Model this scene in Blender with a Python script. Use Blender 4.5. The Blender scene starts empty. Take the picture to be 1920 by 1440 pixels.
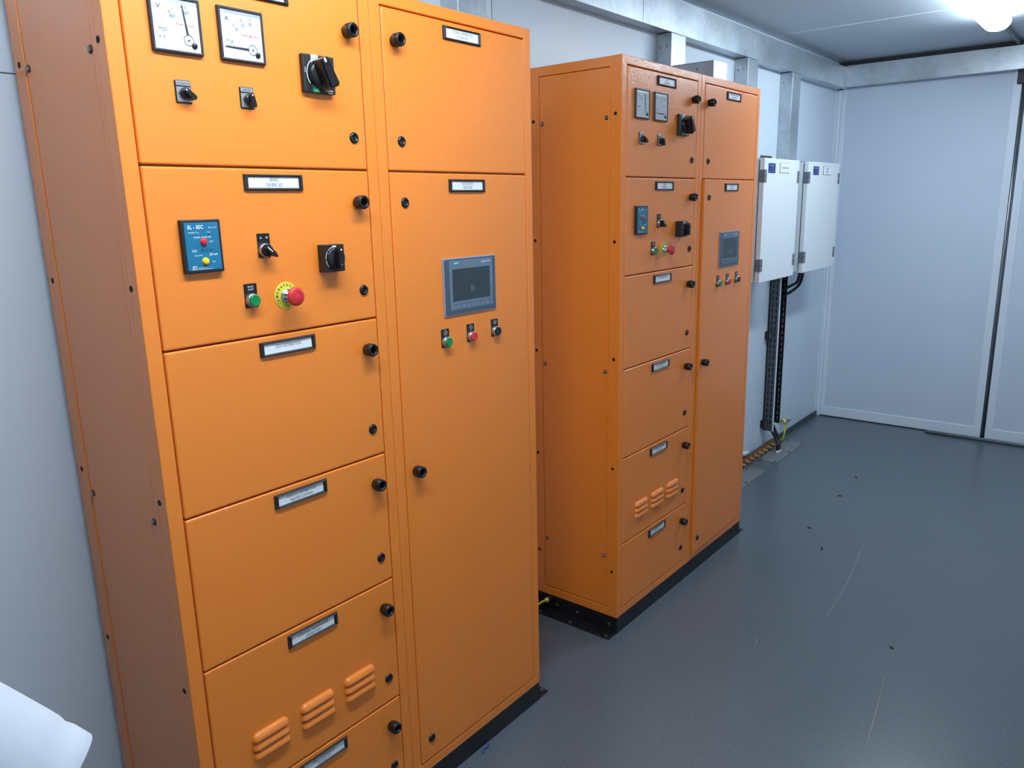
import bpy, bmesh, math, random
from mathutils import Vector, Matrix
random.seed(7)
SC = bpy.context.scene
COL = SC.collection
PI = math.pi

# ------------------------------------------------------------------ materials
def srgb(r, g, b):
    def f(c):
        c /= 255.0
        return c / 12.92 if c <= .04045 else ((c + .055) / 1.055) ** 2.4
    return (f(r), f(g), f(b), 1)

def mat(name, col, rough=.5, metal=0., noise=0., nscale=6., bump=0., bscale=200., bdist=.001, spec=.5, emit=None, estr=0., rvar=0., coat=0.):
    m = bpy.data.materials.new(name)
    m.use_nodes = True
    nt = m.node_tree
    p = nt.nodes['Principled BSDF']
    p.inputs['Base Color'].default_value = col
    p.inputs['Roughness'].default_value = rough
    p.inputs['Metallic'].default_value = metal
    p.inputs['Specular IOR Level'].default_value = spec
    p.inputs['Coat Weight'].default_value = coat
    p.inputs['Coat Roughness'].default_value = .06
    tc = nt.nodes.new('ShaderNodeTexCoord')
    if noise > 0:
        n = nt.nodes.new('ShaderNodeTexNoise')
        n.inputs['Scale'].default_value = nscale
        n.inputs['Detail'].default_value = 5
        nt.links.new(tc.outputs['Object'], n.inputs['Vector'])
        mx = nt.nodes.new('ShaderNodeMixRGB')
        a = [max(0, c * (1 - noise)) for c in col[:3]] + [1]
        b = [min(1, c * (1 + noise)) for c in col[:3]] + [1]
        mx.inputs[1].default_value = a
        mx.inputs[2].default_value = b
        nt.links.new(n.outputs['Fac'], mx.inputs[0])
        nt.links.new(mx.outputs[0], p.inputs['Base Color'])
        if rvar > 0:
            mr = nt.nodes.new('ShaderNodeMapRange')
            mr.inputs['From Min'].default_value = .3
            mr.inputs['From Max'].default_value = .7
            mr.inputs['To Min'].default_value = max(0, rough - rvar)
            mr.inputs['To Max'].default_value = rough + rvar
            nt.links.new(n.outputs['Fac'], mr.inputs['Value'])
            nt.links.new(mr.outputs[0], p.inputs['Roughness'])
    if bump > 0:
        n2 = nt.nodes.new('ShaderNodeTexNoise')
        n2.inputs['Scale'].default_value = bscale
        n2.inputs['Detail'].default_value = 2
        nt.links.new(tc.outputs['Object'], n2.inputs['Vector'])
        bp = nt.nodes.new('ShaderNodeBump')
        bp.inputs['Strength'].default_value = bump
        bp.inputs['Distance'].default_value = bdist
        nt.links.new(n2.outputs['Fac'], bp.inputs['Height'])
        nt.links.new(bp.outputs[0], p.inputs['Normal'])
        if coat > 0:
            b2 = nt.nodes.new('ShaderNodeBump')
            b2.inputs['Strength'].default_value = 1
            b2.inputs['Distance'].default_value = .0010
            n3 = nt.nodes.new('ShaderNodeTexNoise')
            n3.inputs['Scale'].default_value = 190
            n3.inputs['Detail'].default_value = 1
            nt.links.new(tc.outputs['Object'], n3.inputs['Vector'])
            nt.links.new(n3.outputs['Fac'], b2.inputs['Height'])
            nt.links.new(b2.outputs[0], p.inputs['Coat Normal'])
    if emit:
        p.inputs['Emission Color'].default_value = emit
        p.inputs['Emission Strength'].default_value = estr
    return m

M = {}
M['orange'] = mat('orange_powder_coat', (.865, .230, .020, 1), .42, spec=.6, coat=.50, bump=.45, bscale=400, bdist=.00042, noise=.03, nscale=3)
M['black'] = mat('black_plastic', (.008, .008, .009, 1), .28)
M['blackmatt'] = mat('black_matt_plastic', (.012, .012, .014, 1), .5)
M['plinth'] = mat('black_painted_steel', (.010, .0105, .012, 1), .42, bump=.2, bscale=150)
M['dark'] = mat('dark_hole', (.004, .004, .004, 1), .8)
M['white'] = mat('white_label', (.78, .80, .82, 1), .35)
M['ink'] = mat('engraved_ink', (.11, .11, .12, 1), .6)
M['inkb'] = mat('black_ink', (.012, .012, .015, 1), .6)
M['wtxt'] = mat('white_print', (.82, .83, .84, 1), .5)
M['silver'] = mat('brushed_silver', (.55, .56, .58, 1), .32, .75)
M['chrome'] = mat('chrome', (.75, .75, .76, 1), .12, 1.)
M['steel'] = mat('zinc_steel', (.42, .43, .45, 1), .3, .9)
M['steeldk'] = mat('dull_bolt_steel', (.22, .22, .22, 1), .4, .8)
M['brass'] = mat('brass', (.85, .60, .27, 1), .32, .9)
M['copper'] = mat('tarnished_copper', (.33, .13, .07, 1), .42, .7, noise=.35, nscale=40)
M['dial'] = mat('dial_face', (.60, .63, .64, 1), .22, coat=.4)
M['dialrim'] = mat('dial_rim', (.022, .022, .032, 1), .4)
M['relayblue'] = mat('relay_blue', srgb(22, 108, 142), .4)
M['red'] = mat('red_plastic', srgb(205, 45, 50), .35)
M['yellow'] = mat('yellow_plastic', srgb(240, 205, 20), .4)
M['ylabel'] = mat('yellow_legend', srgb(205, 195, 60), .4)
M['green'] = mat('green_plastic', srgb(0, 130, 65), .3)
M['greenl'] = mat('green_legend', srgb(0, 125, 85), .45)
M['hmi'] = mat('panel_blue_grey', srgb(98, 118, 134), .4)
M['hmid'] = mat('panel_slate', srgb(70, 82, 97), .4)
M['hmirim'] = mat('panel_rim', srgb(140, 145, 165), .35)
M['screen'] = mat('dark_screen', srgb(50, 58, 66), .16)
M['screen2'] = mat('screen_patch', srgb(78, 86, 94), .3)
M['teal'] = mat('teal_badge', srgb(0, 130, 130), .45)
M['wall'] = mat('white_panel', srgb(208, 219, 230), .36, noise=.02, nscale=2, bump=.06, bscale=60, bdist=.001)
M['doorgrey'] = mat('grey_door_panel', srgb(203, 214, 228), .45, noise=.03, nscale=3, bump=.08, bscale=120)
M['trim'] = mat('white_trim', srgb(220, 229, 238), .38, noise=.03, nscale=12)
M['seal'] = mat('dark_gap_seal', (.03, .032, .036, 1), .6)
M['ceil'] = mat('ceiling_sheet', srgb(180, 189, 197), .44, noise=.03, nscale=1.5)
M['base'] = mat('grey_skirting', srgb(70, 74, 78), .5, noise=.1, nscale=10)
M['enclosure'] = mat('light_grey_enclosure', srgb(222, 227, 230), .35)
M['hinge'] = mat('grey_hinge_plastic', srgb(105, 112, 122), .45)
M['sticker'] = mat('navy_sticker', srgb(22, 36, 105), .4)
M['cable'] = mat('black_cable', (.009, .0095, .011, 1), .4)
M['shirt'] = mat('white_cotton', srgb(178, 183, 192), .85, bump=.25, bscale=90, bdist=.002)
M['skin'] = mat('skin', srgb(165, 110, 80), .5, noise=.08, nscale=10)
M['hair'] = mat('dark_hair', (.012, .009, .007, 1), .5, bump=.5, bscale=80)
M['jeans'] = mat('dark_trousers', srgb(40, 44, 58), .85, bump=.2, bscale=150)
M['shoe'] = mat('black_shoe', (.012, .012, .013, 1), .5)
M['scratch'] = mat('floor_scratch', srgb(150, 145, 140), .6)
M['bluewire'] = mat('blue_wire', srgb(30, 55, 170), .4)
M['scrap'] = mat('dark_scrap', (.015, .015, .017, 1), .6)
M['lampbase'] = mat('lamp_body', srgb(215, 218, 222), .45)
M['lamp'] = mat('lit_diffuser', (.9, .93, .96, 1), .4, emit=(.76, .90, 1., 1), estr=26.5)
M['lampstrong'] = mat('lit_diffuser_strong', (.9, .93, .96, 1), .4, emit=(.76, .90, 1., 1), estr=35)  # emission raised to brighten the near cabinets from the out-of-view batten
M['conduit'] = mat('grey_conduit', srgb(105, 112, 120), .4)
M['greenwire'] = mat('green_stripe', srgb(60, 120, 50), .45)
M['traydark'] = mat('shaded_tray_steel', (.018, .020, .022, 1), .55, .4)  # dark colour stands for the shade inside the tray and its slots
M['traygrey'] = mat('dull_tray_steel', srgb(92, 98, 104), .5, .5)
M['greenish'] = mat('tray_greenish', (.035, .045, .032, 1), .5, .3)
M['ywire'] = mat('yellow_wire', srgb(215, 205, 45), .42)

def floor_mat():
    m = mat('grey_vinyl_floor', srgb(84, 92, 99), .30)
    nt = m.node_tree
    p = nt.nodes['Principled BSDF']
    tc = [n for n in nt.nodes if n.type == 'TEX_COORD'][0]
    def noise(scale, det, rough=.5, sx=None):
        n = nt.nodes.new('ShaderNodeTexNoise')
        n.inputs['Scale'].default_value = scale
        n.inputs['Detail'].default_value = det
        n.inputs['Roughness'].default_value = rough
        if sx:
            mp = nt.nodes.new('ShaderNodeMapping')
            mp.inputs['Scale'].default_value = sx
            nt.links.new(tc.outputs['Object'], mp.inputs['Vector'])
            nt.links.new(mp.outputs[0], n.inputs['Vector'])
        else:
            nt.links.new(tc.outputs['Object'], n.inputs['Vector'])
        return n
    a = noise(140, 3, .7)
    b = noise(1.8, 4, .6)
    r1 = nt.nodes.new('ShaderNodeValToRGB')
    r1.color_ramp.elements[0].position = .3
    r1.color_ramp.elements[0].color = srgb(76, 84, 92)
    r1.color_ramp.elements[1].position = .7
    r1.color_ramp.elements[1].color = srgb(100, 110, 118)
    nt.links.new(a.outputs['Fac'], r1.inputs[0])
    r2 = nt.nodes.new('ShaderNodeValToRGB')
    r2.color_ramp.elements[0].position = .1
    r2.color_ramp.elements[0].color = (.90, .90, .91, 1)
    r2.color_ramp.elements[1].position = .9
    r2.color_ramp.elements[1].color = (1.04, 1.04, 1.03, 1)
    nt.links.new(b.outputs['Fac'], r2.inputs[0])
    mx = nt.nodes.new('ShaderNodeMixRGB')
    mx.blend_type = 'MULTIPLY'
    mx.inputs[0].default_value = 1
    nt.links.new(r1.outputs[0], mx.inputs[1])
    nt.links.new(r2.outputs[0], mx.inputs[2])
    # pale scuffs
    c = noise(9, 6, .75, (1, .25, 1))
    r3 = nt.nodes.new('ShaderNodeValToRGB')
    r3.color_ramp.elements[0].position = .66
    r3.color_ramp.elements[0].color = (0, 0, 0, 1)
    r3.color_ramp.elements[1].position = .80
    r3.color_ramp.elements[1].color = (.0, .0, .0, 1)
    nt.links.new(c.outputs['Fac'], r3.inputs[0])
    mx2 = nt.nodes.new('ShaderNodeMixRGB')
    nt.links.new(r3.outputs[0], mx2.inputs[0])
    nt.links.new(mx.outputs[0], mx2.inputs[1])
    mx2.inputs[2].default_value = srgb(165, 168, 168)
    nt.links.new(mx2.outputs[0], p.inputs['Base Color'])
    mr = nt.nodes.new('ShaderNodeMapRange')
    mr.inputs['From Min'].default_value = .0
    mr.inputs['From Max'].default_value = 1.
    mr.inputs['To Min'].default_value = .27
    mr.inputs['To Max'].default_value = .33
    nt.links.new(b.outputs['Fac'], mr.inputs['Value'])
    nt.links.new(mr.outputs[0], p.inputs['Roughness'])
    bp = nt.nodes.new('ShaderNodeBump')
    bp.inputs['Strength'].default_value = .12
    bp.inputs['Distance'].default_value = .001
    nt.links.new(a.outputs['Fac'], bp.inputs['Height'])
    nt.links.new(bp.outputs[0], p.inputs['Normal'])
    return m
M['floor'] = floor_mat()

def galv_mat():
    m = mat('galvanised_steel', (.46, .50, .53, 1), .38, .82)
    nt = m.node_tree
    p = nt.nodes['Principled BSDF']
    tc = [n for n in nt.nodes if n.type == 'TEX_COORD'][0]
    v = nt.nodes.new('ShaderNodeTexVoronoi')
    v.inputs['Scale'].default_value = 38
    nt.links.new(tc.outputs['Object'], v.inputs['Vector'])
    n = nt.nodes.new('ShaderNodeTexNoise')
    n.inputs['Scale'].default_value = 5
    n.inputs['Detail'].default_value = 6
    nt.links.new(tc.outputs['Object'], n.inputs['Vector'])
    r = nt.nodes.new('ShaderNodeValToRGB')
    r.color_ramp.elements[0].position = .25
    r.color_ramp.elements[0].color = (.32, .41, .48, 1)
    r.color_ramp.elements[1].position = .75
    r.color_ramp.elements[1].color = (.48, .59, .68, 1)
    nt.links.new(n.outputs['Fac'], r.inputs[0])
    mx = nt.nodes.new('ShaderNodeMixRGB')
    mx.blend_type = 'OVERLAY'
    mx.inputs[0].default_value = .10
    nt.links.new(r.outputs[0], mx.inputs[1])
    nt.links.new(v.outputs['Color'], mx.inputs[2])
    bw = nt.nodes.new('ShaderNodeHueSaturation')
    bw.inputs['Saturation'].default_value = .5
    nt.links.new(mx.outputs[0], bw.inputs['Color'])
    nt.links.new(bw.outputs[0], p.inputs['Base Color'])
    mr = nt.nodes.new('ShaderNodeMapRange')
    mr.inputs['To Min'].default_value = .30
    mr.inputs['To Max'].default_value = .52
    nt.links.new(n.outputs['Fac'], mr.inputs['Value'])
    nt.links.new(mr.outputs[0], p.inputs['Roughness'])
    return m
M['galv'] = galv_mat()

# ------------------------------------------------------------------ mesh builder
_text_cache = {}
def text_mesh(s, bold=0.):
    k = (s, bold)
    if k in _text_cache:
        return _text_cache[k]
    cu = bpy.data.curves.new('txt', 'FONT')
    cu.body = s
    cu.align_x = 'CENTER'
    cu.align_y = 'CENTER'
    cu.size = 1
    cu.resolution_u = 2
    cu.offset = bold
    o = bpy.data.objects.new('txt', cu)
    COL.objects.link(o)
    dg = bpy.context.evaluated_depsgraph_get()
    dg.update()
    me = bpy.data.meshes.new_from_object(o.evaluated_get(dg))
    bpy.data.objects.remove(o)
    bpy.data.curves.remove(cu)
    _text_cache[k] = me
    return me

class MB:
    def __init__(self):
        self.bm = bmesh.new()
        self.mats = []
    def mi(self, m):
        m = M[m]
        if m not in self.mats:
            self.mats.append(m)
        return self.mats.index(m)
    def _fin(self, verts, m, T=None, smooth=False):
        if T is not None:
            bmesh.ops.transform(self.bm, matrix=T, verts=verts)
        i = self.mi(m)
        fs = set()
        for v in verts:
            for f in v.link_faces:
                fs.add(f)
        for f in fs:
            f.material_index = i
            f.smooth = smooth
        return list(fs)
    def box(self, x0, x1, y0, y1, z0, z1, m, bev=0., seg=2, T=None):
        r = bmesh.ops.create_cube(self.bm, size=1)
        vs = r['verts']
        S = Matrix.Translation(((x0 + x1) / 2, (y0 + y1) / 2, (z0 + z1) / 2)) @ Matrix.Diagonal((abs(x1 - x0), abs(y1 - y0), abs(z1 - z0), 1))
        bmesh.ops.transform(self.bm, matrix=S, verts=vs)
        if bev > 0:
            es = list({e for v in vs for e in v.link_edges})
            i0 = self.mi(m)
            r2 = bmesh.ops.bevel(self.bm, geom=es, offset=bev, segments=seg, affect='EDGES', profile=.5)
            vs = list({v for f in r2['faces'] for v in f.verts} | {v for v in vs if v.is_valid})
            # collect the whole island
            seen = set(vs); st = list(vs)
            while st:
                v = st.pop()
                for e in v.link_edges:
                    w = e.other_vert(v)
                    if w not in seen:
                        seen.add(w); st.append(w)
            vs = list(seen)
        self._fin(vs, m, T)
        return self
    def lathe(self, prof, m, T=None, n=28, smooth=True, cap0=True, cap1=True):
        """profile (r, h) revolved about the local Z axis"""
        rings = []
        vs = []
        for r, h in prof:
            if r < 1e-6:
                ring = [self.bm.verts.new((0, 0, h))]
            else:
                ring = [self.bm.verts.new((r * math.cos(2 * PI * k / n), r * math.sin(2 * PI * k / n), h)) for k in range(n)]
            rings.append(ring); vs += ring
        for a, b in zip(rings, rings[1:]):
            if len(a) == 1 and len(b) == 1:
                continue
            for k in range(n):
                k2 = (k + 1) % n
                if len(a) == 1:
                    self.bm.faces.new((a[0], b[k2], b[k])[::-1])
                elif len(b) == 1:
                    self.bm.faces.new((a[k], a[k2], b[0]))
                else:
                    self.bm.faces.new((a[k], a[k2], b[k2], b[k]))
        if cap0 and len(rings[0]) > 1:
            self.bm.faces.new(rings[0][::-1])
        if cap1 and len(rings[-1]) > 1:
            self.bm.faces.new(rings[-1])
        fs = self._fin(vs, m, T, smooth)
        return self
    def cyl(self, r, h, m, T=None, n=28, bev=0.):
        if bev > 0:
            return self.lathe([(r, 0), (r, h - bev), (r - bev * .3, h - bev * .3), (r - bev, h)], m, T, n)
        return self.lathe([(r, 0), (r, h)], m, T, n)
    def poly(self, pts, m, T=None):
        vs = [self.bm.verts.new(p) for p in pts]
        self.bm.faces.new(vs)
        self._fin(vs, m, T)
        return self
    def prism(self, pts, d0, d1, m, T=None, bev=0.):
        """outline pts (x, y) extruded along local Z from d0 to d1"""
        a = [self.bm.verts.new((x, y, d0)) for x, y in pts]
        b = [self.bm.verts.new((x, y, d1)) for x, y in pts]
        n = len(pts)
        self.bm.faces.new(a[::-1]); self.bm.faces.new(b)
        for k in range(n):
            self.bm.faces.new((a[k], a[(k + 1) % n], b[(k + 1) % n], b[k]))
        self._fin(a + b, m, T)
        return self
    def tube(self, path, r, m, n=10, T=None):
        path = [Vector(p) for p in path]
        rings = []; vs = []
        up = Vector((0, 0, 1))
        prev = None
        for i, p in enumerate(path):
            t = (path[min(i + 1, len(path) - 1)] - path[max(i - 1, 0)]).normalized()
            if prev is None:
                a = t.orthogonal().normalized()
            else:
                a = (prev - t * prev.dot(t))
                a = a.normalized() if a.length > 1e-6 else t.orthogonal().normalized()
            prev = a
            b = t.cross(a)
            rr = r[i] if isinstance(r, (list, tuple)) else r
            ring = [self.bm.verts.new(p + (a * math.cos(2 * PI * k / n) + b * math.sin(2 * PI * k / n)) * rr) for k in range(n)]
            rings.append(ring); vs += ring
        for a, b in zip(rings, rings[1:]):
            for k in range(n):
                self.bm.faces.new((a[k], a[(k + 1) % n], b[(k + 1) % n], b[k]))
        self.bm.faces.new(rings[0][::-1]); self.bm.faces.new(rings[-1])
        self._fin(vs, m, T, True)
        return self
    def text(self, s, size, m, T, sx=1., bold=0.):
        me = text_mesh(s, bold)
        i = self.mi(m)
        X = T @ Matrix.Diagonal((size * sx, size, size, 1))
        vs = [self.bm.verts.new(X @ v.co) for v in me.vertices]
        for p in me.polygons:
            try:
                f = self.bm.faces.new([vs[k] for k in p.vertices])
                f.material_index = i
            except ValueError:
                pass
        return self
    def build(self, name, parent=None, loc=None, fixn=True):
        if fixn:
            pass
        me = bpy.data.meshes.new(name)
        self.bm.to_mesh(me)
        self.bm.free()
        for mm in self.mats:
            me.materials.append(mm)
        o = bpy.data.objects.new(name, me)
        COL.objects.link(o)
        if parent is not None:
            o.parent = parent
        if loc is not None:
            o.location = loc
        return o

def FR(x, z, y=0., rot=0.):
    """frame on a front panel: local X = +x, local Y = +z, local Z = -y (towards the viewer)"""
    return Matrix.Translation((x, y, z)) @ Matrix.Rotation(PI / 2, 4, 'X') @ Matrix.Rotation(rot, 4, 'Z')
def FL(y, z, x=0.):
    """frame on a left side: local Z = -x"""
    return Matrix.Translation((x, y, z)) @ Matrix.Rotation(-PI / 2, 4, 'Y')

def tag(o, label=None, cat=None, group=None, kind=None):
    if label: o['label'] = label
    if cat: o['category'] = cat
    if group: o['group'] = group
    if kind: o['kind'] = kind
    return o
def thing(name, label, cat, loc=(0, 0, 0), group=None):
    o = bpy.data.objects.new(name, None)
    o.empty_display_size = .1
    COL.objects.link(o)
    o.location = loc
    return tag(o, label, cat, group)
def copy_tree(o, parent=None):
    c = o.copy(); COL.objects.link(c)
    if parent is not None:
        c.parent = parent
    for ch in sorted(o.children, key=lambda k: k.name):
        copy_tree(ch, c)
    return c
def struct(o):
    o['kind'] = 'structure'
    return o

# ------------------------------------------------------------------ dimensions
W, H, PL, DEP = 1.2, 2.147, .069, .40
JX = .602
ZS = [2.117, 1.7504, 1.4057, 1.0629, .7189, .3701, .1012]
GAP = .0018

# ------------------------------------------------------------------ door fittings (front faces -y)
def knob(parent, x, z):
    b = MB()
    b.lathe([(.0085, .002), (.0085, .0255), (.0105, .0275), (.0138, .0275), (.0155, .0255), (.0155, .008), (.0128, .005), (.0128, 0), (.0085, 0)], 'black', FR(x, z), 28, cap0=False, cap1=False)
    for a in (PI * .75, PI * 1.25, PI * 1.75, PI * .25):
        b.cyl(.0032, .0005, 'dark', FR(x, z) @ Matrix.Rotation(a, 4, 'Z') @ Matrix.Translation((.0153, 0, .016)) @ Matrix.Rotation(PI / 2, 4, 'Y'), 10)
    return b.build('door_knob', parent)
def lock(parent, x, z):
    b = MB()
    b.lathe([(.0125, 0), (.0125, .002), (.0112, .0045), (.0065, .0062), (.0062, .0040), (0, .0040)], 'black', FR(x, z), 28, cap0=False)
    b.box(-.0026, .0026, -.0026, .0026, .0038, .0058, 'blackmatt', .0004, 1, FR(x, z))
    return b.build('quarter_turn_lock', parent)
def nameplate(parent, x, z, lines, sx=.70, w=.1425, h=.033):
    b = MB()
    T = FR(x, z)
    iw, ih = w / 2 - .0105, h / 2 - .0058
    ow, oh = w / 2, h / 2
    def ring(p, q, za, zb):
        A = [(-p[0], -p[1], za), (p[0], -p[1], za), (p[0], p[1], za), (-p[0], p[1], za)]
        B = [(-q[0], -q[1], zb), (q[0], -q[1], zb), (q[0], q[1], zb), (-q[0], q[1], zb)]
        for k in range(4):
            k2 = (k + 1) % 4
            b.poly([A[k], A[k2], B[k2], B[k]], 'blackmatt', T)
    ring((ow, oh), (ow - .0006, oh - .0006), 0, .0045)
    ring((ow - .0006, oh - .0006), (iw + .003, ih + .003), .0045, .0072)
    ring((iw + .003, ih + .003), (iw, ih), .0072, .0030)
    b.poly([(-iw, -ih, .0030), (iw, -ih, .0030), (iw, ih, .0030), (-iw, ih, .0030)], 'white', T)
    n = len(lines)
    s = .0104
    for k, l in enumerate(lines):
        yy = (.0052 if n > 1 else .0030) - k * .0102
        b.text(l, s, 'ink', T @ Matrix.Translation((0, yy, .0034)), sx)
    return b.build('nameplate', parent)

def arcpts(cx, cy, r, a0, a1, n):
    return [(cx + r * math.cos(a0 + (a1 - a0) * k / n), cy + r * math.sin(a0 + (a1 - a0) * k / n)) for k in range(n + 1)]

def meter(parent, name, x0, z0, letter, ticks, ang):
    """square 99 mm panel meter, pivot low right; ang = needle direction (rad)"""
    b = MB()
    s = .0992
    c = (x0 + s / 2, z0 + s / 2)
    T = FR(*c)
    h = s / 2
    b.box(-h, h, -h, h, 0, .006, 'dialrim', .0025, 2, T)
    for (a0, a1, c0, c1) in ((-h + .001, h - .001, h - .0062, h - .001), (-h + .001, h - .001, -h + .001, -h + .0055), (-h + .001, -h + .0055, -h + .004, h - .005), (h - .0055, h - .001, -h + .004, h - .005)):
        b.box(a0, a1, c0, c1, .004, .0088, 'dialrim', .0014, 2, T)
    i = h - .0056
    b.poly([(-i, -i, .0064), (i, -i, .0064), (i, i, .0064), (-i, i, .0064)], 'dial', T)
    b.poly([(-i, i - .007, .0066), (i, i - .007, .0066), (i, i, .0066), (-i, i, .0066)], 'silver', T)
    px, py = .152 - .1305, 1.974 - 1.998      # pivot of the needle
    # scale arc
    R = .0565
    for k in range(24):
        a0 = PI / 2 + .02 + (PI / 2 - .02) * k / 24; a1 = PI / 2 + .02 + (PI / 2 - .02) * (k + .8) / 24
        P = arcpts(px, py, R, a0, a1, 2); Q = arcpts(px, py, R + .0005, a0, a1, 2)
        b.poly([(u, v, .0068) for u, v in P] + [(u, v, .0068) for u, v in Q[::-1]], 'ink', T)
    for t, a in ticks:
        ca, sa = math.cos(a), math.sin(a)
        na = (-sa, ca)
        w = .0005
        p0, p1 = R - .004, R + .001
        b.poly([(px + ca * p0 - na[0] * w, py + sa * p0 - na[1] * w, .0069), (px + ca * p1 - na[0] * w, py + sa * p1 - na[1] * w, .0069),
                (px + ca * p1 + na[0] * w, py + sa * p1 + na[1] * w, .0069), (px + ca * p0 + na[0] * w, py + sa * p0 + na[1] * w, .0069)], 'inkb', T)
        rr = R - .0095
        b.text(t, .0094, 'ink', T @ Matrix.Translation((px + ca * rr, py + sa * rr, .0069)), .8)
    b.text(letter, .0125, 'inkb', T @ Matrix.Translation((-h + .0185, h - .0225, .0069)))
    # red maker's line beside a small red mark
    b.text('Power', .0056, 'red', T @ Matrix.Translation((.0065, .0015, .0069)))
    b.text('Tower', .0056, 'red', T @ Matrix.Translation((.0285, .0015, .0069)))
    b.poly([(.0165, -.002, .0069), (.0185, -.002, .0069), (.0195, .0035, .0069), (.0175, .0035, .0069)], 'red', T)
    b.text('CL 1.5   3~', .0040, 'ink', T @ Matrix.Translation((-.024, -.039, .0069)))
    # pivot ring, screw and needle
    P = arcpts(px, py, .0098, 0, 2 * PI, 28); Q = arcpts(px, py, .0088, 0, 2 * PI, 28)
    for k in range(28):
        b.poly([(*P[k], .0069), (*P[k + 1], .0069), (*Q[k + 1], .0069), (*Q[k], .0069)], 'inkb', T)
    b.lathe([(.0052, .0066), (.0052, .0088), (.004, .0094), (0, .0094)], 'black', T @ Matrix.Translation((px + .0098, py - .0085, 0)), 18)
    b.lathe([(.0016, .0066), (.0016, .0085), (0, .0085)], 'ink', T @ Matrix.Translation((px, py, 0)), 10)
    ca, sa = math.cos(ang), math.sin(ang)
    w0, w1 = .0019, .0011
    b.poly([(px + ca * .0095 + sa * w0, py + sa * .0095 - ca * w0, .0078), (px + ca * .060 + sa * w1, py + sa * .060 - ca * w1, .0078),
            (px + ca * .060 - sa * w1, py + sa * .060 + ca * w1, .0078), (px + ca * .0095 - sa * w0, py + sa * .0095 + ca * w0, .0078)], 'inkb', T)
    return b.build(name, parent)

def grip(b, m, T, L0, L1, w0, w1, h):
    """a tapering finger grip running from -L0 to +L1 along local X"""
    b.prism([(-L0, -w0 * .7), (-L0 * .6, -w0), (L1 * .7, -w1), (L1, -w1 * .6), (L1, w1 * .6), (L1 * .7, w1), (-L0 * .6, w0), (-L0, w0 * .7)], 0, h, m, T)

def small_selector(parent, x, z, title, rot):
    b = MB()
    T = FR(x, z)
    b.box(-.016, .016, -.0205, .0205, 0, .0035, 'black', .002, 2, T)
    b.box(-.0142, .0142, -.0185, .0085, .003, .0042, 'silver', .0008, 1, T)
    b.box(-.0142, .0142, .0105, .0185, .003, .0042, 'silver', .0008, 1, T)
    b.text(title, .0046, 'inkb', T @ Matrix.Translation((0, .0145, .0044)), .7)
    for t, u, v in (('0', -.010, .005), ('L1', 0, .0055), ('L2', -.0105, -.004)):
        b.text(t, .0042, 'inkb', T @ Matrix.Translation((u, v, .0044)), .8)
    K = T @ Matrix.Translation((.0015, -.003, 0))
    b.lathe([(.0105, .003), (.0105, .010), (.009, .0125), (0, .0125)], 'black', K, 24)
    grip(b, 'black', K @ Matrix.Rotation(rot, 4, 'Z') @ Matrix.Translation((0, 0, .008)), .009, .0165, .0042, .0048, .014)
    b.box(-.0085, -.005, -.001, .001, .021, .0224, 'wtxt', 0, 1, K @ Matrix.Rotation(rot, 4, 'Z'))
    return b.build('selector_switch', parent)

def main_switch(parent, x, z):
    b = MB()
    T = FR(x, z)
    b.box(-.0415, .0415, -.0385, .0385, 0, .013, 'blackmatt', .003, 2, T)
    b.box(-.020, -.002, .017, .0375, .0125, .0134, 'white', 0, 1, T)
    b.text('On', .0085, 'inkb', T @ Matrix.Translation((-.011, .0315, .0138)))
    b.text('I', .0095, 'inkb', T @ Matrix.Translation((-.011, .0225, .0138)))
    b.box(-.020, -.002, -.0375, -.020, .0125, .0134, 'greenl', 0, 1, T)
    b.text('O', .0080, 'wtxt', T @ Matrix.Translation((-.011, -.0255, .0138)))
    b.text('Off', .0075, 'wtxt', T @ Matrix.Translation((-.011, -.0335, .0138)))
    b.text('Schneider', .0068, 'wtxt', T @ Matrix.Translation((.0225, -.0318, .0134)), .85)
    b.text('Electric', .0050, 'wtxt', T @ Matrix.Translation((.0255, -.0368, .0134)), .85)
    P = arcpts(0, 0, .0335, PI * .72, PI * 1.22, 14); Q = arcpts(0, 0, .0318, PI * .72, PI * 1.22, 14)
    for k in range(14):
        b.poly([(*P[k], .0134), (*P[k + 1], .0134), (*Q[k + 1], .0134), (*Q[k], .0134)], 'wtxt', T)
    b.text('Reset', .0046, 'wtxt', T @ Matrix.Translation((-.037, .006, .0134)) @ Matrix.Rotation(PI / 2, 4, 'Z'))
    b.lathe([(.0295, .0125), (.0295, .020), (.0265, .0245), (0, .0245)], 'black', T, 40)
    G = T @ Matrix.Rotation(math.radians(-64), 4, 'Z')
    b.prism([(-.030, -.010), (-.026, -.0125), (.026, -.0155), (.0315, -.012), (.0315, .012), (.026, .0155), (-.026, .0125), (-.030, .010)], .020, .046, 'black', G)
    b.prism([(-.026, -.008), (.027, -.0105), (.027, .0105), (-.026, .008)], .046, .0495, 'black', G)
    b.box(-.0295, -.021, -.0028, .0028, .0488, .0502, 'wtxt', .0006, 1, G)
    for k in (-.006, .004, .014):
        b.cyl(.0016, .0004, 'dark', G @ Matrix.Translation((k, 0, .0494)), 10)
    return b.build('rotary_main_switch', parent)

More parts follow.
